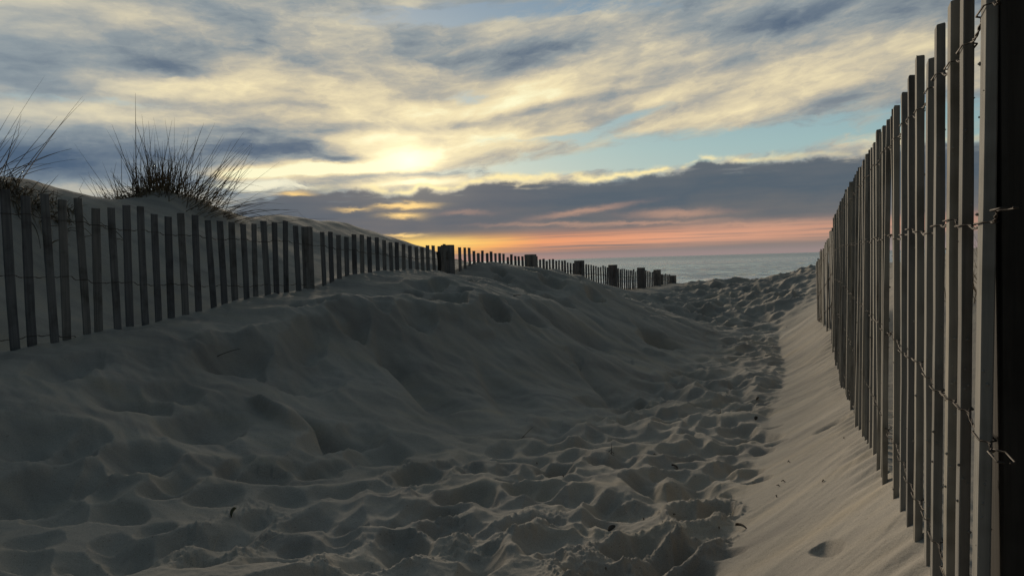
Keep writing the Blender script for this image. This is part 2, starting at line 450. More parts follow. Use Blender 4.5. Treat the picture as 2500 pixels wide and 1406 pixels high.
    for (ax, ay, bx, by, wd, dep) in TONGUE:
        ux, uy = bx - ax, by - ay; ll = ux * ux + uy * uy
        k = ((X - ax) * ux + (Y - ay) * uy) / ll
        m = (k > -0.4) & (k < 1.4) & (np.hypot(X - ax, Y - ay) < 3)
        if not m.any(): continue
        km = k[m]
        lat = ((X[m] - ax) * uy - (Y[m] - ay) * ux) / math.sqrt(ll) + 0.25 * wx[m]
        w = wd * (0.45 + 0.75 * np.clip(km, 0, 1))
        cross = np.where(lat > 0, np.exp(-(lat / (0.55 * w)) ** 2), np.exp(-(lat / (1.3 * w)) ** 2))
        z[m] -= dep * cross * sm(km, -0.35, 0.25) * (1 - sm(km, 0.85, 1.15))
    for (fx, fy, L, wd, dep, th) in FRESH:
        m = (np.abs(X - fx) < 3 * L) & (np.abs(Y - fy) < 3 * L)
        if not m.any(): continue
        ax = X[m] - fx; ay = Y[m] - fy
        a = ax * math.sin(th) + ay * math.cos(th); b = ax * math.cos(th) - ay * math.sin(th)
        wob = 1 + 0.14 * perlin(ax * 9 + fx * 9, ay * 9, 131)
        dd = np.sqrt((a / L) ** 2 + (b / wd) ** 2) * wob
        cl = np.maximum(fbm(ax * 60 + 5, ay * 60 + fx, 141, 3, 0.65), -0.15) * (dep > 0.026)
        z[m] += -dep * (1 - sm(dd, 0.25, 1.12)) + dep * 0.38 * np.exp(-((dd - 1.25) / 0.28) ** 2) + cl * 0.008 * np.exp(-((dd - 1.4) / 0.35) ** 2)
    return z


def on_ground(px, py):
    d = ray(px, py)
    ts = np.concatenate([np.linspace(0.5, 6, 1400), np.linspace(6, 20, 700)])
    zz = base(d.x * ts, d.y * ts)[0]
    k = np.argmax(d.z * ts < zz)
    t = ts[k]
    return d.x * t, d.y * t


def gz(x, y): return float(height(np.array([x]), np.array([y]))[0])


for ax, ay, bx, by, wd, dep in [(940, 840, 1085, 990, .11, .055), (1215, 735, 1305, 800, .09, .05), (1560, 805, 1640, 848, .12, .05), (740, 1020, 830, 1080, .06, .05),
                               (625, 1000, 720, 1062, .05, -.035), (1180, 900, 1260, 1010, .14, .03), (1330, 770, 1480, 860, .12, .035), (1420, 900, 1540, 990, .10, .035), (860, 760, 960, 880, .10, .02)]:
    a = on_ground(ax, ay); b = on_ground(bx, by)
    TONGUE.append(a + b + (wd, dep * 2.2))
DENTS = [(1340, 1070, 68, 14), (1508, 1016, 32, 7), (1468, 1050, 28, 7), (1452, 1064, 24, 8), (1524, 1060, 24, 6), (1460, 980, 60, 22), (1600, 1005, 28, 12), (1636, 1024, 28, 11), (1724, 918, 36, 8), (1676, 912, 28, 9), (1636, 952, 32, 10), (1736, 1028, 48, 18), (1724, 938, 40, 9), (1652, 1092, 40, 14), (1600, 1106, 24, 10), (1644, 1082, 24, 6), (1372, 1092, 52, 8), (1240, 1148, 32, 14), (1368, 1148, 48, 20), (1300, 1164, 32, 10), (1316, 1208, 48, 24), (1480, 1224, 44, 22), (1620, 1192, 36, 14), (1572, 1160, 40, 18), (1480, 1132, 36, 10), (1740, 1180, 32, 12), (1832, 1178, 30, 11), (1828, 1154, 26, 10), (1808, 1130, 32, 14), (1872, 1064, 28, 16), (1904, 1076, 24, 7), (1860, 1102, 28, 9), (1764, 1140, 36, 10), (1700, 1176, 44, 16), (1788, 1092, 32, 7), (1512, 1258, 44, 14), (1348, 1272, 32, 14), (1460, 1280, 24, 20), (1676, 1244, 36, 20), (1760, 1232, 44, 20), (1760, 1288, 48, 24), (1652, 1328, 36, 20), (1548, 1320, 52, 22), (1380, 1352, 36, 18), (1140, 1380, 52, 24), (1300, 1348, 28, 20), (1612, 1296, 36, 14), (1404, 1232, 32, 14), (1756, 1204, 28, 8), (2020, 1040, 36, 10), (1724, 1312, 32, 16), (1700, 1056, 24, 7), (1836, 1036, 24, 8), (1780, 960, 28, 9), (1852, 972, 24, 8), (1436, 1032, 28, 6), (1572, 976, 24, 8), (1896, 1040, 24, 6), (1680, 1132, 32, 8), (1200, 1336, 36, 12), (1420, 1376, 44, 20), (1500, 1372, 36, 18), (1700, 1372, 44, 20), (1600, 1352, 48, 16), (1780, 1348, 40, 14), (1272, 1124, 36, 9), (1324, 1136, 32, 9), (1520, 1108, 28, 7), (1552, 1124, 28, 8), (2040, 1332, 20, 28), (480, 1035, 100, 40), (300, 972, 85, 30), (725, 892, 85, 38), (795, 1065, 40, 38), (890, 1050, 75, 28), (925, 1098, 70, 28), (580, 862, 80, 28), (185, 1160, 45, 30), (50, 1060, 105, 35), (50, 1180, 100, 40), (450, 1165, 65, 20), (585, 1148, 30, 18), (650, 1170, 65, 18), (760, 1150, 60, 12), (425, 1195, 60, 15), (580, 1300, 65, 22), (450, 1318, 85, 22), (260, 1308, 45, 14), (280, 1325, 65, 20), (50, 1315, 65, 18), (500, 1362, 55, 30), (640, 1365, 65, 30), (800, 1325, 55, 25), (825, 1298, 40, 15), (970, 1315, 80, 35), (860, 1368, 60, 25), (920, 1225, 45, 15), (820, 1208, 55, 15), (30, 1365, 65, 25), (175, 1355, 75, 20), (1020, 1168, 55, 25), (1150, 1210, 55, 22), (1000, 1205, 45, 18), (1125, 1285, 85, 30), (1165, 1365, 65, 30), (350, 1330, 60, 22), (125, 1245, 75, 20), (275, 1245, 75, 20), (675, 1260, 50, 15), (950, 1275, 45, 12), (715, 1320, 35, 15), (440, 960, 60, 18), (160, 880, 60, 30), (1215, 1100, 35, 15), (1100, 1140, 40, 12), (850, 1280, 45, 12), (250, 1190, 65, 20), (350, 1125, 100, 25), (550, 1215, 60, 15), (380, 1285, 50, 14), (740, 825, 38, 25), (165, 1090, 75, 22), (700, 1215, 45, 12), (1075, 1250, 45, 15), (760, 742, 29, 10), (849, 756, 41, 16), (940, 738, 24, 8), (1024, 745, 38, 17), (1094, 728, 43, 17), (1211, 761, 31, 14), (1144, 684, 26, 7), (1168, 701, 19, 6), (1072, 698, 22, 10), (1000, 720, 24, 7), (1137, 722, 19, 5), (1228, 684, 24, 7), (1216, 660, 19, 6), (803, 734, 24, 8), (724, 746, 24, 10), (1359, 718, 42, 13), (1605, 830, 42, 16), (1455, 721, 26, 13), (1724, 762, 29, 13), (1778, 788, 19, 13), (1304, 666, 26, 6), (1346, 686, 29, 8), (1404, 676, 29, 8)]      # where dents lie on the sand, read off the photo: x, y, half-width, half-height
for px, py, hw, hh in DENTS:
    x, y = on_ground(px, py + hh * 0.35)
    z_, s_, e_, _, _ = (float(np.asarray(v).ravel()[0]) for v in base(np.array([x]), np.array([y])))
    slope = 0.12 if py > 1060 else 0.35
    BOWL.append((x, y, max(.03, hw * 1.2 * y / FPX), max(.03, min(0.30, hh * 1.75 * y / FPX / (-z_ / y + slope))), 1.9 if py < 790 else 1.0))

rng = random.Random(5)
for px, py, L, wd, dep in [(1040, 1165, .13, .075, .05), (1150, 1208, .12, .07, .045), (1235, 1290, .13, .06, .05), (1330, 1320, .10, .06, .04), (1545, 1318, .13, .06, .055),
                           (1650, 1330, .11, .06, .07), (1690, 1246, .10, .055, .06), (1752, 1238, .09, .05, .06), (1345, 1148, .12, .06, .04), (1400, 1215, .12, .07, .04),
                           (950, 1335, .15, .09, .05), (570, 1305, .16, .08, .05), (1520, 1130, .12, .06, .04), (1640, 1020, .12, .06, .035), (1760, 980, .11, .06, .035),
                           (800, 1140, .14, .06, .04), (1460, 1390, .12, .07, .05), (1700, 1090, .12, .06, .035), (1570, 1180, .12, .06, .035)]:
    x, y = on_ground(px, py)
    FRESH.append((x, y, L, wd, dep * 0.55, R(24 + rng.uniform(-30, 30))))


# ------------------------------------------------------------------ materials
def mat(name):
    m = bpy.data.materials.new(name); m.use_nodes = True
    return m, m.node_tree, m.node_tree.nodes['Principled BSDF']


def n_noise(nt, scale, detail=4, rough=0.5, vec=None, dims='3D'):
    n = nt.nodes.new('ShaderNodeTexNoise'); n.noise_dimensions = dims
    n.inputs['Scale'].default_value = scale; n.inputs['Detail'].default_value = detail; n.inputs['Roughness'].default_value = rough
    if vec is not None: nt.links.new(vec, n.inputs['Vector'])
    return n


def n_ramp(nt, src, stops):
    n = nt.nodes.new('ShaderNodeValToRGB'); nt.links.new(src, n.inputs[0])
    el = n.color_ramp.elements
    while len(el) < len(stops): el.new(0.5)
    for e, (p, c) in zip(el, stops): e.position = p; e.color = tuple(c) + (1,)
    return n.outputs[0]


def n_mix(nt, fac, a, b, blend='MIX'):
    n = nt.nodes.new('ShaderNodeMix'); n.data_type = 'RGBA'; n.blend_type = blend
    for i, q in ((0, fac), (6, a), (7, b)):
        if isinstance(q, (int, float)): n.inputs[i].default_value = q
        elif isinstance(q, tuple): n.inputs[i].default_value = q + (1,) if len(q) == 3 else q
        else: nt.links.new(q, n.inputs[i])
    return n.outputs[2]


def n_bump(nt, src, strength, distance, prev=None):
    n = nt.nodes.new('ShaderNodeBump'); n.inputs['Strength'].default_value = strength; n.inputs['Distance'].default_value = distance
    nt.links.new(src, n.inputs['Height'])
    if prev is not None: nt.links.new(prev, n.inputs['Normal'])
    return n.outputs[0]


SAND, nt, b = mat('sand')
geo = nt.nodes.new('ShaderNodeNewGeometry')
pos = geo.outputs['Position']
big = n_noise(nt, 1.6, 5, 0.55, pos)
fine = n_noise(nt, 420, 2, 0.7, pos)
speck = n_noise(nt, 130, 2, 0.6, pos)
c1 = n_ramp(nt, big.outputs[0], [(0.3, (.375, .338, .286)), (0.7, (.48, .437, .374))])
c2 = n_mix(nt, 1.0, c1, n_ramp(nt, fine.outputs[0], [(0.25, (.72, .72, .72)), (0.75, (1.22, 1.22, 1.22))]), 'MULTIPLY')
c3 = n_mix(nt, n_ramp(nt, speck.outputs[0], [(0.66, (0, 0, 0)), (0.74, (.6, .6, .6))]), c2, (.14, .12, .10))
mps = nt.nodes.new('ShaderNodeMapping'); mps.inputs['Rotation'].default_value = (0, 0, R(-42)); mps.inputs['Scale'].default_value = (.9, 6.5, 1.5)
nt.links.new(pos, mps.inputs['Vector'])
strk = n_noise(nt, 1.0, 5, 0.6, mps.outputs[0])          # streaks of darker heavy grains blown down the slopes
c3 = n_mix(nt, 1.0, c3, n_ramp(nt, strk.outputs[0], [(0.30, (.76, .77, .80)), (0.52, (1, 1, 1)), (0.75, (1.12, 1.07, 0.98))]), 'MULTIPLY')
nt.links.new(c3, b.inputs['Base Color'])
b.inputs['Roughness'].default_value = 0.95; b.inputs['Specular IOR Level'].default_value = 0.15
med = n_noise(nt, 60, 4, 0.65, pos)
nb = n_bump(nt, med.outputs[0], 0.35, 0.006)
nb = n_bump(nt, fine.outputs[0], 0.35, 0.0015, nb)
nt.links.new(nb, b.inputs['Normal'])


def wood(name, dark, light):
    m, nt, b = mat(name)
    tcn = nt.nodes.new('ShaderNodeTexCoord'); oi = nt.nodes.new('ShaderNodeObjectInfo')
    mp = nt.nodes.new('ShaderNodeMapping'); mp.inputs['Scale'].default_value = (90, 90, 3.5)
    ad = nt.nodes.new('ShaderNodeVectorMath'); ad.operation = 'MULTIPLY_ADD'
    nt.links.new(oi.outputs['Random'], ad.inputs[0]); ad.inputs[1].default_value = (7, 13, 31)
    nt.links.new(tcn.outputs['Object'], ad.inputs[2])
    nt.links.new(ad.outputs[0], mp.inputs['Vector'])
    g = n_noise(nt, 1.0, 5, 0.6, mp.outputs[0])
    st = n_noise(nt, 7.0, 4, 0.6, ad.outputs[0])
    c = n_ramp(nt, g.outputs[0], [(0.3, dark), (0.7, light)])
    c = n_mix(nt, 1.0, c, n_ramp(nt, st.outputs[0], [(0.32, (.55, .53, .5)), (0.5, (1, 1, 1)), (0.75, (1.12, 1.1, 1.06))]), 'MULTIPLY')
    v = n_ramp(nt, oi.outputs['Random'], [(0, (.66, .66, .68)), (0.5, (.95, .95, .95)), (1, (1.15, 1.1, 1.02))])
    c = n_mix(nt, 1.0, c, v, 'MULTIPLY')
    nt.links.new(c, b.inputs['Base Color']); b.inputs['Roughness'].default_value = 0.85; b.inputs['Specular IOR Level'].default_value = 0.2
    nt.links.new(n_bump(nt, g.outputs[0], 0.5, 0.002), b.inputs['Normal'])
    return m


WOOD = wood('weathered_wood', (.14, .145, .15), (.26, .26, .26))
WOODR = wood('pale_weathered_wood', (.24, .234, .215), (.41, .392, .35))
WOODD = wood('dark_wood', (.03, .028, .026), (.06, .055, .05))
WOODP = wood('post_wood', (.17, .165, .16), (.30, .29, .28))
WIRE, nt, b = mat('rusty_wire')
wv = n_noise(nt, 180, 3, 0.6)
nt.links.new(n_ramp(nt, wv.outputs[0], [(0.35, (.055, .04, .03)), (0.65, (.10, .085, .07))]), b.inputs['Base Color'])
b.inputs['Roughness'].default_value = 0.7; b.inputs['Metallic'].default_value = 0.5
GRASS, nt, b = mat('dry_grass')
oi = nt.nodes.new('ShaderNodeNewGeometry')
nt.links.new(n_ramp(nt, oi.outputs['Random Per Island'], [(0, (.06, .045, .025)), (0.6, (.14, .10, .05)), (1, (.30, .23, .13))]), b.inputs['Base Color'])
b.inputs['Roughness'].default_value = 0.7
STRAW, nt, b = mat('pale_straw')
sn = n_noise(nt, 60, 2)
nt.links.new(n_ramp(nt, sn.outputs[0], [(0.3, (.50, .44, .33)), (0.7, (.66, .60, .48))]), b.inputs['Base Color'])
b.inputs['Roughness'].default_value = 0.6
TWIG, nt, b = mat('dark_twig')
sn = n_noise(nt, 90, 2)
nt.links.new(n_ramp(nt, sn.outputs[0], [(0.3, (.025, .02, .015)), (0.7, (.06, .045, .03))]), b.inputs['Base Color'])
b.inputs['Roughness'].default_value = 0.8
LEAF, nt, b = mat('withered_leaf')
sn = n_noise(nt, 60, 3)
nt.links.new(n_ramp(nt, sn.outputs[0], [(0.3, (.05, .055, .02)), (0.7, (.10, .10, .04))]), b.inputs['Base Color'])
b.inputs['Roughness'].default_value = 0.7
SHELL, nt, b = mat('white_shell')
sn = n_noise(nt, 120, 2)
nt.links.new(n_ramp(nt, sn.outputs[0], [(0.3, (.72, .69, .64)), (0.7, (.86, .84, .80))]), b.inputs['Base Color'])
b.inputs['Roughness'].default_value = 0.5

SEA, nt, b = mat('sea_water')
geo = nt.nodes.new('ShaderNodeNewGeometry')
mp = nt.nodes.new('ShaderNodeMapping'); mp.inputs['Scale'].default_value = (.5, 1.0, 1)
nt.links.new(geo.outputs['Position'], mp.inputs['Vector'])
w1 = n_noise(nt, 0.35, 6, 0.62, mp.outputs[0])
w2 = n_noise(nt, 0.05, 5, 0.55, mp.outputs[0])
sx = nt.nodes.new('ShaderNodeSeparateXYZ'); nt.links.new(geo.outputs['Position'], sx.inputs[0])
fm = nt.nodes.new('ShaderNodeMapRange'); nt.links.new(sx.outputs[1], fm.inputs[0])
for i_, q_ in enumerate((150.0, 116.0, 0.0, 0.55)): fm.inputs[i_ + 1].default_value = q_
fmp = nt.nodes.new('ShaderNodeMapping'); fmp.inputs['Scale'].default_value = (.06, .45, 1)
nt.links.new(geo.outputs['Position'], fmp.inputs['Vector'])
fn_ = n_noise(nt, 1.0, 6, 0.65, fmp.outputs[0])
fth = nt.nodes.new('ShaderNodeMath'); fth.operation = 'ADD'
nt.links.new(fn_.outputs[0], fth.inputs[0]); nt.links.new(fm.outputs[0], fth.inputs[1])
foam = n_ramp(nt, fth.outputs[0], [(0.84, (.44, .50, .52)), (0.98, (.8, .8, .79))])
nt.links.new(foam, b.inputs['Base Color'])
rgh = nt.nodes.new('ShaderNodeMapRange'); rgh.interpolation_type = 'SMOOTHSTEP'
for i_, q_ in enumerate((120.0, 1200.0, 0.12, 0.42)): rgh.inputs[i_ + 1].default_value = q_
sy = nt.nodes.new('ShaderNodeSeparateXYZ'); nt.links.new(geo.outputs['Position'], sy.inputs[0])
nt.links.new(sy.outputs[1], rgh.inputs[0]); nt.links.new(rgh.outputs[0], b.inputs['Roughness'])
b.inputs['IOR'].default_value = 1.5
b.inputs['Metallic'].default_value = 0.5
nb = n_bump(nt, w2.outputs[0], 0.9, 5.0)
nb = n_bump(nt, w1.outputs[0], 0.8, 0.8, nb)
nt.links.new(nb, b.inputs['Normal'])


# ------------------------------------------------------------------ helpers for objects
def mesh_obj(name, me, m, parent=None):
    o = bpy.data.objects.new(name, me); C.objects.link(o)
    if m is not None and not me.materials: me.materials.append(m)
    if parent is not None: o.parent = parent
    return o


def grid_mesh(name, P, closed):            # P: rows x cols x 3
    nr, nc = P.shape[:2]
    me = bpy.data.meshes.new(name)
    idx = np.arange(nr * nc).reshape(nr, nc)
    if closed:
        a = idx[:-1]; b2 = np.roll(idx, -1, 1)[:-1]; c = np.roll(idx, -1, 1)[1:]; d = idx[1:]
    else:
        a = idx[:-1, :-1]; b2 = idx[:-1, 1:]; c = idx[1:, 1:]; d = idx[1:, :-1]
    F = np.stack([a, d, c, b2], -1).reshape(-1, 4)
    me.vertices.add(nr * nc); me.vertices.foreach_set('co', P.reshape(-1).astype(np.float32))
    me.loops.add(F.size); me.loops.foreach_set('vertex_index', F.reshape(-1).astype(np.int32))
    me.polygons.add(len(F)); me.polygons.foreach_set('loop_start', np.arange(0, F.size, 4, dtype=np.int32))
    me.polygons.foreach_set('use_smooth', np.ones(len(F), bool))
    me.update(calc_edges=True)
    return me


class MB:                                   # collects tubes and boxes into one mesh
    def __init__(s): s.v = []; s.f = []
    def tube(s, pts, rads, n=5, cap=True):
        pts = [Vector(p) for p in pts]; k0 = len(s.v); up = None
        for i, p in enumerate(pts):
            t = (pts[min(i + 1, len(pts) - 1)] - pts[max(i - 1, 0)]).normalized()
            if up is None:
                up = Vector((0, 0, 1)) if abs(t.z) < 0.9 else Vector((1, 0, 0))
            a = (up - t * up.dot(t)).normalized(); up = a; c = t.cross(a)
            r = rads[i] if isinstance(rads, (list, tuple)) else rads
            for j in range(n):
                th = 2 * math.pi * j / n
                s.v.append(p + a * (r * math.cos(th)) + c * (r * math.sin(th)))
        for i in range(len(pts) - 1):
            for j in range(n):
                j2 = (j + 1) % n
                s.f.append((k0 + i * n + j, k0 + i * n + j2, k0 + (i + 1) * n + j2, k0 + (i + 1) * n + j))
        if cap:
            s.f.append(tuple(k0 + j for j in reversed(range(n))))
            s.f.append(tuple(k0 + (len(pts) - 1) * n + j for j in range(n)))
    def lump(s, c, r, rg):
        k = len(s.v); c = Vector(c)
        for d in ((1, 0, 0), (-1, 0, 0), (0, 1, 0), (0, -1, 0), (0, 0, 1), (0, 0, -1)):
            s.v.append(c + Vector(d) * r * rg.uniform(0.7, 1.3))
        for a, b2, c2 in ((0, 2, 4), (2, 1, 4), (1, 3, 4), (3, 0, 4), (2, 0, 5), (1, 2, 5), (3, 1, 5), (0, 3, 5)):
            s.f.append((k + a, k + b2, k + c2))
    def mesh(s, name, smooth=True):
        me = bpy.data.meshes.new(name); me.from_pydata([tuple(v) for v in s.v], [], s.f)
        me.polygons.foreach_set('use_smooth', np.full(len(me.polygons), smooth)); me.update()
        return me


def tag(o, label=None, cat=None, group=None, kind=None):
    for k, v in (('label', label), ('category', cat), ('group', group), ('kind', kind)):
        if v: o[k] = v
    return o


def empty(name, loc):
    o = bpy.data.objects.new(name, None); C.objects.link(o); o.location = loc
    return o


# ------------------------------------------------------------------ sand
azf = np.linspace(R(-40), R(40), 1050)
azr = np.linspace(R(40), R(320), 150)[1:-1]
az = np.concatenate([azf, azr])
rr = np.concatenate([np.geomspace(0.08, 0.85, 30)[:-1], 1 / np.linspace(1 / 0.85, 1 / 4.2, 560)[:-1],
                     np.geomspace(4.2, 16, 380)[:-1], np.geomspace(16, 150, 60)])
AZ, RR = np.meshgrid(az, rr)
Xg, Yg = RR * np.sin(AZ), RR * np.cos(AZ)
Zg = height(Xg.ravel(), Yg.ravel()).reshape(Xg.shape)
sand = mesh_obj('sand', grid_mesh('sand', np.stack([Xg, Yg, Zg], -1), True), SAND)
tag(sand, 'pale wind-blown sand of the trodden path and dunes', 'sand', kind='structure')

# ------------------------------------------------------------------ sea
azs = np.linspace(R(-75), R(75), 700)
rs = np.concatenate([np.geomspace(70, 400, 260)[:-1], np.geomspace(400, 12000, 150)])
AZ, RR = np.meshgrid(azs, rs)
Xs, Ys = RR * np.sin(AZ), RR * np.cos(AZ)
sw = 0.5 * fbm(Xs * 0.012, Ys * 0.075, 201, 3) + 0.22 * fbm(Xs * 0.09, Ys * 0.33, 205, 2)
surf = np.exp(-((Ys - 122 - 5 * perlin(Xs * .03, Ys * 0, 3)) / 2.2) ** 2) * (0.5 + 0.8 * perlin(Xs * .05, Ys * .01, 9)).clip(0, 1)
Zs = -4.0 + (sw + 0.55 * surf) * np.exp(-RR / 900)
sea = mesh_obj('sea', grid_mesh('sea', np.stack([Xs, Ys, Zs], -1), False), SEA)
tag(sea, 'calm grey sea reaching to the horizon', 'sea', kind='structure')


# ------------------------------------------------------------------ slatted sand fences
def slat_mesh(seed, w, t, L, clumps, lab='slat'):
    """one rough lath: top at z = 0, hanging down L"""
    rg = random.Random(seed); mb = MB()
    n = 16; ph = rg.uniform(0, 6); amp = rg.uniform(0.001, 0.004)
    for i in range(n + 1):
        z = -L * i / n
        ox = amp * math.sin(ph + 5 * z) + rg.uniform(-.0006, .0006); oy = 0.0015 * math.sin(ph * 2 + 4 * z)
        ww = w / 2 * (1 + rg.uniform(-.03, .03)); tt = t / 2 * (1 + rg.uniform(-.06, .06)); ch = min(0.0012, t * .2)
        if i == 0: ww *= 0.97
        for (x, y) in ((-ww, -tt + ch), (-ww + ch, -tt), (ww - ch, -tt), (ww, -tt + ch), (ww, tt - ch), (ww - ch, tt), (-ww + ch, tt), (-ww, tt - ch)):
            mb.v.append(Vector((x + ox, y + oy, z + (rg.uniform(-.002, .002) if i == 0 else 0))))
    for i in range(n):
        for j in range(8):
            mb.f.append((i * 8 + j, (i + 1) * 8 + j, (i + 1) * 8 + (j + 1) % 8, i * 8 + (j + 1) % 8))
    mb.f.append(tuple(range(8))); mb.f.append(tuple(n * 8 + j for j in reversed(range(8))))
    for k in range(clumps):
        z = -L * rg.uniform(0.06, 0.85) if rg.random() < .5 else -L * rg.uniform(.35, .8)
        side = rg.choice((-1, -1, 1))
        if rg.random() < 0.6:
            c = (side * w / 2, rg.uniform(-.5, .5) * t, z)
        else:
            c = (rg.uniform(-.5, .5) * w, -t / 2 if rg.random() < .7 else t / 2, z)
        mb.lump(c, rg.uniform(0.0008, 0.0022), rg)
    return mb.mesh(lab, False)


def frame(o, p, d, lean_s=0.0, lean_p=0.0, twist=0.0, wide=1.0):
    """place a lath: local x along the fence, local y across it"""
    ang_ = math.atan2(d[1], d[0]) + twist
    m = Matrix.Translation(Vector(p)) @ Matrix.Rotation(ang_, 4, 'Z') @ Matrix.Rotation(lean_s, 4, 'Y') @ Matrix.Rotation(lean_p, 4, 'X')
    o.matrix_local = m @ Matrix.Diagonal((wide, 1, 1, 1))


def wire_rows(root, pts, dirs, tops, rows, t, r, rg, wsl, lean=0.0):
    """pairs of twisted wires woven round the laths"""
    for off in rows:
        mb = MB()
        for ph in (0, 1):
            line, rad = [], []
            for i, (p, d) in enumerate(zip(pts, dirs)):
                nrm = Vector((-d[1], d[0], 0)); sgn = 1 if ph else -1
                z = tops[i] - off + 0.006 * math.sin(i * 1.7 + off * 9)
                c = Vector((p[0], p[1], z)) + nrm * (off * lean)
                dv = Vector((d[0], d[1], 0))
                hw = wsl / 2
                line += [c - dv * (hw + .004) + nrm * sgn * (t * .2), c - dv * hw + nrm * sgn * (t / 2 + r * 1.2), c + dv * hw + nrm * sgn * (t / 2 + r * 1.2), c + dv * (hw + .004) + nrm * sgn * (t * .2)]
                if i + 1 < len(pts):
                    z2 = tops[i + 1] - off + 0.006 * math.sin((i + 1) * 1.7 + off * 9)
                    c2 = Vector((pts[i + 1][0], pts[i + 1][1], z2)) + nrm * (off * lean)
                    a = c + dv * (hw + .008); e2 = c2 - dv * (hw + .008)
                    K = 13 if r < .0014 and c.y < 1.2 else 6
                    for k in range(1, K):
                        q = a.lerp(e2, k / K); th = math.pi * ph + k * 13.2 / K
                        sag = -0.004 * math.sin(math.pi * k / K)
                        line.append(q + nrm * (r * 1.0 * math.cos(th)) + Vector((0, 0, r * 1.0 * math.sin(th) + sag)))
            mb.tube(line, r, 4)
        mesh_obj('wire', mb.mesh('wire'), WIRE, root)


def run(root, pts, dirs, tops, metas, meshes, m, lean, rg, keep=100, jit=1.0):
    order = list(range(len(pts)))
    stuff = MB()
    for i in order:
        me = rg.choice(meshes)
        if len(lean) > 2: jit = 0.0 if i < 9 and i != 4 else 0.55
        o_lean = (lean[0] + rg.gauss(0, .010) * jit, lean[1] + rg.gauss(0, .012) * jit, rg.gauss(0, .06) * jit + (lean[2] if len(lean) > 2 else 0))
        if i < keep:
            o = mesh_obj('slat', me, m, root)
            if rg.random() < .05 and len(lean) == 2: o_lean = (o_lean[0] + rg.choice((-.045, .045)) * jit, o_lean[1], o_lean[2])
            frame(o, (pts[i][0], pts[i][1], tops[i]), dirs[i], *o_lean, rg.uniform(.92, 1.08))
        else:
            tmp = Matrix.Translation(Vector((pts[i][0], pts[i][1], tops[i]))) @ Matrix.Rotation(math.atan2(dirs[i][1], dirs[i][0]) + o_lean[2], 4, 'Z') @ Matrix.Rotation(o_lean[0], 4, 'Y') @ Matrix.Rotation(o_lean[1], 4, 'X')
            k = len(stuff.v)
            stuff.v += [tmp @ v.co for v in me.vertices]
            stuff.f += [tuple(k + q for q in p.vertices) for p in me.polygons]
    if stuff.v:
        o = mesh_obj('slats', stuff.mesh('slats', False), m, root); o['kind'] = 'stuff'


def box_post(mb, c, d, sx, sy, z0, z1, ch=0.004, seams=0):
    d = Vector((d[0], d[1], 0)); n = Vector((-d.y, d.x, 0)); c = Vector((c[0], c[1], 0)); k0 = len(mb.v)
    hs, ht = sx / 2, sy / 2
    ring = ((-hs, -ht + ch), (-hs + ch, -ht), (hs - ch, -ht), (hs, -ht + ch), (hs, ht - ch), (hs - ch, ht), (-hs + ch, ht), (-hs, ht - ch))
    lev = [(z1, .95), (z1 - ch, 1)] + [(z1 + (z0 - z1) * i / 6, 1) for i in range(1, 7)]
    for z, s in lev:
        for x, y in ring:
            mb.v.append(c + d * (x * s) + n * (y * s) + Vector((0, 0, z)))
    for i in range(len(lev) - 1):
        for j in range(8):
            mb.f.append((k0 + i * 8 + j, k0 + (i + 1) * 8 + j, k0 + (i + 1) * 8 + (j + 1) % 8, k0 + i * 8 + (j + 1) % 8))
    mb.f.append(tuple(k0 + j for j in range(8)))


rg = random.Random(11)
# --- left fence
lf = empty('sand_fence', (XL(3.6), 3.6, -.34))
tag(lf, 'long weathered slat fence half buried along the left dune, running down to the sea', 'fence', 'sand fences lining the path')
mw_l = Matrix.Translation(-Vector(lf.location))
dl = Vector((0.487, 1)).normalized()
slats_l = [slat_mesh(100 + i, .0415, .010, 0.95, 6) for i in range(8)]
posts_y = [5.37, 7.03, 8.60, 9.90, 11.05, 12.25, 13.06, 13.95]
ys = []
y = 2.08
while y < 13.9:
    if all(abs(y - q) > 0.055 for q in posts_y): ys.append(y)
    y += 0.0807 * rg.uniform(.93, 1.07)
zt_l = np.array([key(LF_T, q) for q in ys]) + np.array([rg.gauss(0, .011) for _ in ys])
pts = [(float(XL(q)) - lf.location.x, q - 3.6, 0) for q in ys]
tops = [float(q + .34) for q in zt_l]
run(lf, pts, [dl] * len(pts), tops, None, slats_l, WOOD, (0.0, 0.0), rg, keep=99, jit=0.8)
wire_rows(lf, pts, [dl] * len(pts), [float(key(LF_T, q)) + .34 for q in ys], (.11, .385, .66), .010, .0013, rg, .045)
pt_top = [.262, .150, .058, -.025, -.10, -.165, -.217, -.34]
for q, zt in zip(posts_y, pt_top):
    mb = MB()
    w = .10 if q > 8 else (.056 if q < 6 else .09)
    box_post(mb, (XL(q) - lf.location.x - .03, q - 3.6), dl, w, w, -.9, zt + .34)
    mesh_obj('post', mb.mesh('post', False), WOODP, lf)
# bowed dark lath beside the second post
mb = MB(); q = 6.80
mb.tube([(XL(q) - lf.location.x + .03 * math.sin(k * .5), q - 3.6 - .05 + .012 * k * .8, .34 - .22 + .062 * k) for k in range(6)], .016, 4)
o = mesh_obj('slat', mb.mesh('slat', False), WOODD, lf); o['label'] = 'dark bowed slat leaning by the post'

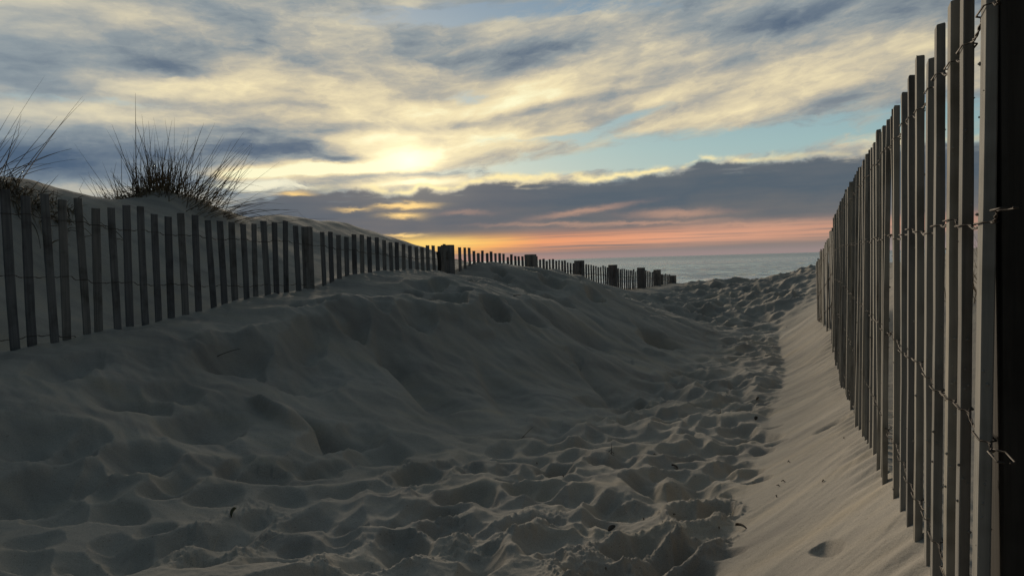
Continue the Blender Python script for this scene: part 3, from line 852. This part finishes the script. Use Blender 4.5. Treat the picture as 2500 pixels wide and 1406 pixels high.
# --- right fence, near roll
rf = empty('sand_fence', (.5, .9, -.42))
tag(rf, 'tall grey slat fence running close along the right edge of the path', 'fence', 'sand fences lining the path')
dr = Vector((.377, 1)).normalized()
slats_r = [slat_mesh(200 + i, .0325, .0104, 1.15, 60) for i in range(10)]
ys = [.739, .841, .919, 1.02, 1.088, 1.20, 1.30, 1.40, 1.526]; y = 1.61
while y < 6.05:
    ys.append(y)
    y += .0889 * rg.uniform(.88, 1.12)
pts = [(float(XR(np.array(q))) - .5, q - .9, 0) for q in ys]
ztop = [.277 + .42 + rg.gauss(0, .006) - (.025 if abs(q - 1.088) < .01 else 0) - .02 * max(0, q - 4.5) for q in ys]
run(rf, pts, [dr] * len(pts), ztop, None, slats_r, WOODR, (0.0, 0.015, -0.038), rg, jit=0.55)
zs_ = [.277 + .42 - .02 * max(0, q - 4.5) for q in ys]
# the wires run on to the post at the near end
wp = [(float(XR(np.array(.67))) - .5, .67 - .9, 0)] + pts
wire_rows(rf, wp, [dr] * len(wp), [zs_[0]] + zs_, (.065, .25, .45, .65, .87), .0112, .0009, rg, .037, 0.015)
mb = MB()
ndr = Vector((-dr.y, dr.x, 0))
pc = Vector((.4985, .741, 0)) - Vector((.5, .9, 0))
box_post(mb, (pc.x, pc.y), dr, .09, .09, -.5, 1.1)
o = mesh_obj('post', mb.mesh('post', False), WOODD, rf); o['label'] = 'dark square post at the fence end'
# a split dark sliver leaning on the slats
mb = MB(); q = 1.63
mb.tube([(float(XR(np.array(q))) - .5 - .012 + .004 * k, q - .9 - .03 + .006 * k, .70 - .075 * k) for k in range(6)], [.003, .005, .006, .006, .005, .004], 4)
o = mesh_obj('sliver', mb.mesh('sliver', False), WOODD, rf)
slats_f = [slat_mesh(300 + i, .040, .010, 0.95, 12) for i in range(6)]
# --- right fence, far roll
rf2 = empty('sand_fence', (2.46, 6.1, -.62))
tag(rf2, 'lower brownish slat fence continuing beyond the tall right one towards the beach', 'fence', 'sand fences lining the path')
d2v = Vector((.286, 1)).normalized()
ys = []; y = 6.12
while y < 7.6:
    ys.append(y); y += .075 * rg.uniform(.9, 1.1)
pts = [(float(XR(np.array(q))) - 2.46, q - 6.1, 0) for q in ys]
ztf = [float(np.interp(q, [6.1, 6.5, 7.0, 7.5], [.20, .10, .01, -.10])) + .62 for q in ys]
run(rf2, pts, [d2v] * len(pts), [z + rg.gauss(0, .012) for z in ztf], None, slats_f, WOODR, (0, -.01), rg)
wire_rows(rf2, pts, [d2v] * len(pts), ztf, (.10, .33, .56), .010, .0018, rg, .045)


# ------------------------------------------------------------------ grass
def blade(mb, b0, dirv, L, curl, w, rg, n=6):
    d = Vector(dirv).normalized(); p = Vector(b0); pts = [p.copy()]
    side = Vector((rg.uniform(-1, 1), rg.uniform(-1, 1), 0)); kink = rg.choice((3, 4)) if rg.random() < .12 else -1
    for i in range(n):
        if i == kink: d = (d + Vector((rg.uniform(-.9, .9), rg.uniform(-.5, .5), rg.uniform(-.8, .1)))).normalized()
        d = (d + Vector((0, 0, -1)) * curl / n + side * rg.uniform(-.03, .05)).normalized()
        p = p + d * (L / n); pts.append(p.copy())
    mb.tube(pts, [w * (1 - .85 * (i / n) ** 1.3) for i in range(n + 1)], 3, False)


def clump(name, label, center, specs, seed, group='beach grass clumps on the dunes'):
    rg2 = random.Random(seed); root = empty(name, center)
    tag(root, label, 'grass clump', group)
    for part, n, (ox, oy), (sx, sy), lx, ly, (l0, l1), curl, w in specs:
        mb = MB()
        for i in range(n):
            gx, gy = rg2.gauss(ox, sx), rg2.gauss(oy, sy)
            X, Y = center[0] + gx, center[1] + gy
            z = gz(X, Y) - center[2] - .01
            a = rg2.gauss(lx, .22); bq = rg2.gauss(ly, .2)
            blade(mb, (gx, gy, z), (a + gx * .7, bq, .3 if part == 'thatch' else 1.0), rg2.uniform(l0, l1), rg2.uniform(-.1, 1) * curl, w * rg2.uniform(.6, 1.2), rg2)
        mesh_obj(part, mb.mesh(part), GRASS, root)
    return root


cx, cy = -2.86, 6.72
clump('grass_clump', 'dense dark beach grass clump on the dune crest behind the left fence', (cx, cy, gz(cx, cy)), [
    ('blades', 210, (-.08, 0), (.12, .14), .02, 0, (.14, .44), .35, .0036),
    ('blades', 34, (-.10, 0), (.15, .12), .10, 0, (.42, .70), .15, .0036),
    ('stem', 1, (-.25, 0), (.01, .02), .10, 0, (.90, .92), .04, .0050),
    ('blades', 60, (.24, .02), (.11, .14), .60, 0, (.30, .70), .25, .0038),
    ('blades', 60, (.26, 0), (.16, .14), 1.1, 0, (.12, .40), 1.2, .0036),
    ('blades', 16, (.46, .0), (.10, .12), 2.6, -.1, (.35, .80), .5, .0034),
    ('blades', 26, (-.44, .0), (.07, .10), -.1, 0, (.15, .42), .2, .0034),
    ('thatch', 160, (-.20, -.10), (.14, .10), -.1, -.6, (.10, .24), 1.6, .0042),
], 3)
cx, cy = -3.46, 5.45
clump('grass_clump', 'wind-bent beach grass clump on the dune top at the far left end of the fence', (cx, cy, gz(cx, cy)), [
    ('blades', 11, (-.05, 0), (.14, .12), .60, 0, (.35, .80), .35, .0030),
    ('blades', 10, (.0, 0), (.12, .12), 1.7, 0, (.25, .60), .7, .0030),
    ('blades', 9, (-.10, 0), (.18, .15), .1, 0, (.20, .55), .5, .0030),
    ('thatch', 330, (.34, -.38), (.17, .13), .5, -.9, (.12, .36), 1.8, .0040),
], 4)
cx, cy = 3.1, 5.2
clump('grass_clump', 'small spiky beach grass clump behind the tall right fence', (cx, cy, gz(cx, cy)), [
    ('blades', 60, (0, 0), (.14, .14), -.3, 0, (.12, .40), .6, .0030),
    ('blades', 40, (.1, 0), (.2, .2), .1, 0, (.12, .34), .4, .0030),
], 6)
cx, cy = on_ground(1216, 640)
clump('grass_sprig', 'tiny dry sprig poking up behind the half-buried slats of the left fence', (cx - .05, cy + .25, gz(cx - .05, cy + .25)), [
    ('blades', 9, (0, 0), (.05, .03), 0, 0, (.08, .16), .3, .0030)], 7, None)


# ------------------------------------------------------------------ litter on the path
def stick(name, label, cat, px, py, L, rise, head, r, m, group=None, bend=.12):
    x, y = on_ground(px, py); z = gz(x, y)
    mb = MB(); dv = Vector((math.cos(head) * math.cos(rise), math.sin(head) * math.cos(rise), math.sin(rise)))
    n = 6
    mb.tube([dv * (L * (i / n - .08)) + Vector((0, 0, -bend * L * (i / n) ** 2 + r)) for i in range(n + 1)], [r * (1 - .5 * i / n) for i in range(n + 1)], 5)
    o = mesh_obj(name, mb.mesh(name), m); o.location = (x, y, z)
    return tag(o, label, cat, group)


stick('straw', 'pale straw standing upright in the sand in the lower left', 'straw', 514, 1335, .085, R(72), R(30), .0007, STRAW)
stick('straw', 'short pale straw slanting out of a dented hollow right of the upright straw', 'straw', 622, 1330, .075, R(30), R(25), .0008, STRAW)
stick('twig', 'thin dark twig standing in the sand at the foot of the big bank', 'twig', 1265, 1072, .12, R(40), R(35), .0014, TWIG)
stick('twig', 'thin dark twig leaning in a footprint in the middle of the path', 'twig', 1380, 1160, .07, R(50), R(60), .0012, TWIG)
stick('twig', 'dark twig lying on the upper left bank below the fence', 'twig', 530, 835, .13, R(22), R(25), .0022, TWIG)
stick('twig', 'small black twig poking up between the fence slats near the left post', 'twig', 480, 725, .09, R(75), R(120), .002, TWIG)
stick('twig', 'short dark twig lying on the smooth crest of the bank', 'twig', 1255, 728, .06, R(10), R(-15), .003, TWIG)


def sprig(label, px, py, h):
    x, y = on_ground(px, py); mb = MB()
    mb.tube([(0, 0, -.01), (.002, 0, h * .5), (.004, .002, h)], [.0014, .0011, .0006], 4)
    for k in range(4):
        s = (-1) ** k
        mb.tube([(.001, 0, h * (.1 + .12 * k)), (s * h * .18, 0, h * (.02 + .1 * k)), (s * h * .25, .004, h * (-.02 + .08 * k))], [.001, .0012, .0005], 4)
    o = mesh_obj('plant_sprig', mb.mesh('plant_sprig'), TWIG); o.location = (x, y, gz(x, y))
    return tag(o, label, 'sprig')


sprig('tiny dark plant sprig standing upright in the middle of the trodden path', 1492, 1112, .05)
sprig('tiny dark plant sprig near the foot of the right bank', 1820, 1072, .035)
sprig('tiny dark plant sprig beyond the middle of the path', 1758, 1003, .045)


def leaf(label, px, py, L, tilt_, head, m=LEAF, name='leaf', cat='leaf'):
    x, y = on_ground(px, py); n = 7; mb = MB()
    for th in (0.0006, -0.0006):
        for i in range(n + 1):
            t = i / n; w = L * .34 * math.sin(math.pi * min(1, t * .92 + .06)) ** .8
            for j in (-1, 0, 1):
                mb.v.append(Vector((L * (t - .3), j * w, (.22 * L * (j * j) * t + .12 * L * math.sin(3 * t)) + th)))
    k = (n + 1) * 3
    for i in range(n):
        for j in (0, 1):
            a = i * 3 + j
            mb.f.append((a, a + 3, a + 4, a + 1)); mb.f.append((k + a, k + a + 1, k + a + 4, k + a + 3))
        mb.f.append((i * 3, k + i * 3, k + i * 3 + 3, i * 3 + 3)); mb.f.append((i * 3 + 2, i * 3 + 5, k + i * 3 + 5, k + i * 3 + 2))
    o = mesh_obj(name, mb.mesh(name), m); o.location = (x, y, gz(x, y) + .004)
    o.rotation_euler = (0.2, tilt_, head)
    return tag(o, label, cat)


leaf('withered green leaf standing on edge beside the upright straw', 568, 1268, .032, -1.0, .4)
leaf('curled brown leaf lying in the sand near the fresh footprints on the right', 1490, 1292, .024, -.2, .5, TWIG)
leaf('curled dark leaf half buried at the foot of the right bank', 1815, 1285, .03, -.1, 2.6, TWIG)
leaf('dark flake of seaweed in the middle of the path', 1650, 1130, .028, -.2, 2.4, TWIG)
leaf('dark clump of seaweed beside the smooth right bank', 1845, 1025, .025, -.4, 1.0, TWIG)
leaf('small dark flake beyond the seaweed clump on the right', 1848, 972, .025, -.5, .2, TWIG)
# pale feather-like stalk with a white tip by the deep footprint
x, y = on_ground(1786, 1252)
ft = empty('feather', (x, y, gz(x, y)))
tag(ft, 'pale feather with white tip sticking up beside the deep footprint on the right', 'feather')
mb = MB(); mb.tube([(-.002, 0, .004), (.004, .002, .022), (.012, .004, .042)], [.0012, .0012, .0009], 5)
mb.tube([(-.008, 0, .020), (.008, .0, .018)], [.0008, .0008], 4)
mesh_obj('quill', mb.mesh('quill'), STRAW, ft)
mb = MB(); mb.tube([(-.001, -.004, .008), (-.0015, -.006, .001), (-.001, -.007, -.006), (0, -.008, -.012)], [.0015, .0042, .0045, .0015], 6)
mesh_obj('vane', mb.mesh('vane'), SHELL, ft)

bits = []
for k, (px, py) in enumerate([(1310, 1118), (1332, 1125), (1410, 1100), (1300, 1170), (1255, 1178), (1375, 1172), (1598, 1118), (1618, 1265), (1645, 1235), (1900, 1185), (1912, 1175),
                              (1925, 1130), (1895, 1210), (1755, 1285), (1815, 860), (1850, 875), (1888, 850), (1920, 800), (2060, 1070), (1350, 1230), (1570, 1240), (1478, 1360), (2010, 1180)]):
    x, y = on_ground(px, py); rgb = random.Random(k); mb = MB()
    L = rgb.uniform(.004, .009); a = rgb.uniform(0, 6.28)
    mb.tube([(-L * math.cos(a), -L * math.sin(a), .001), (0, 0, .004 + rgb.uniform(0, .004)), (L * math.cos(a + .4), L * math.sin(a + .4), .003)], [.0008, .0020, .0007], 5)
    o = mesh_obj('driftwood_chip', mb.mesh('driftwood_chip'), TWIG); o.location = (x, y, gz(x, y))
    tag(o, 'tiny dark chip of drift debris lying on the trodden sand', 'debris', 'dark debris chips on the sand')
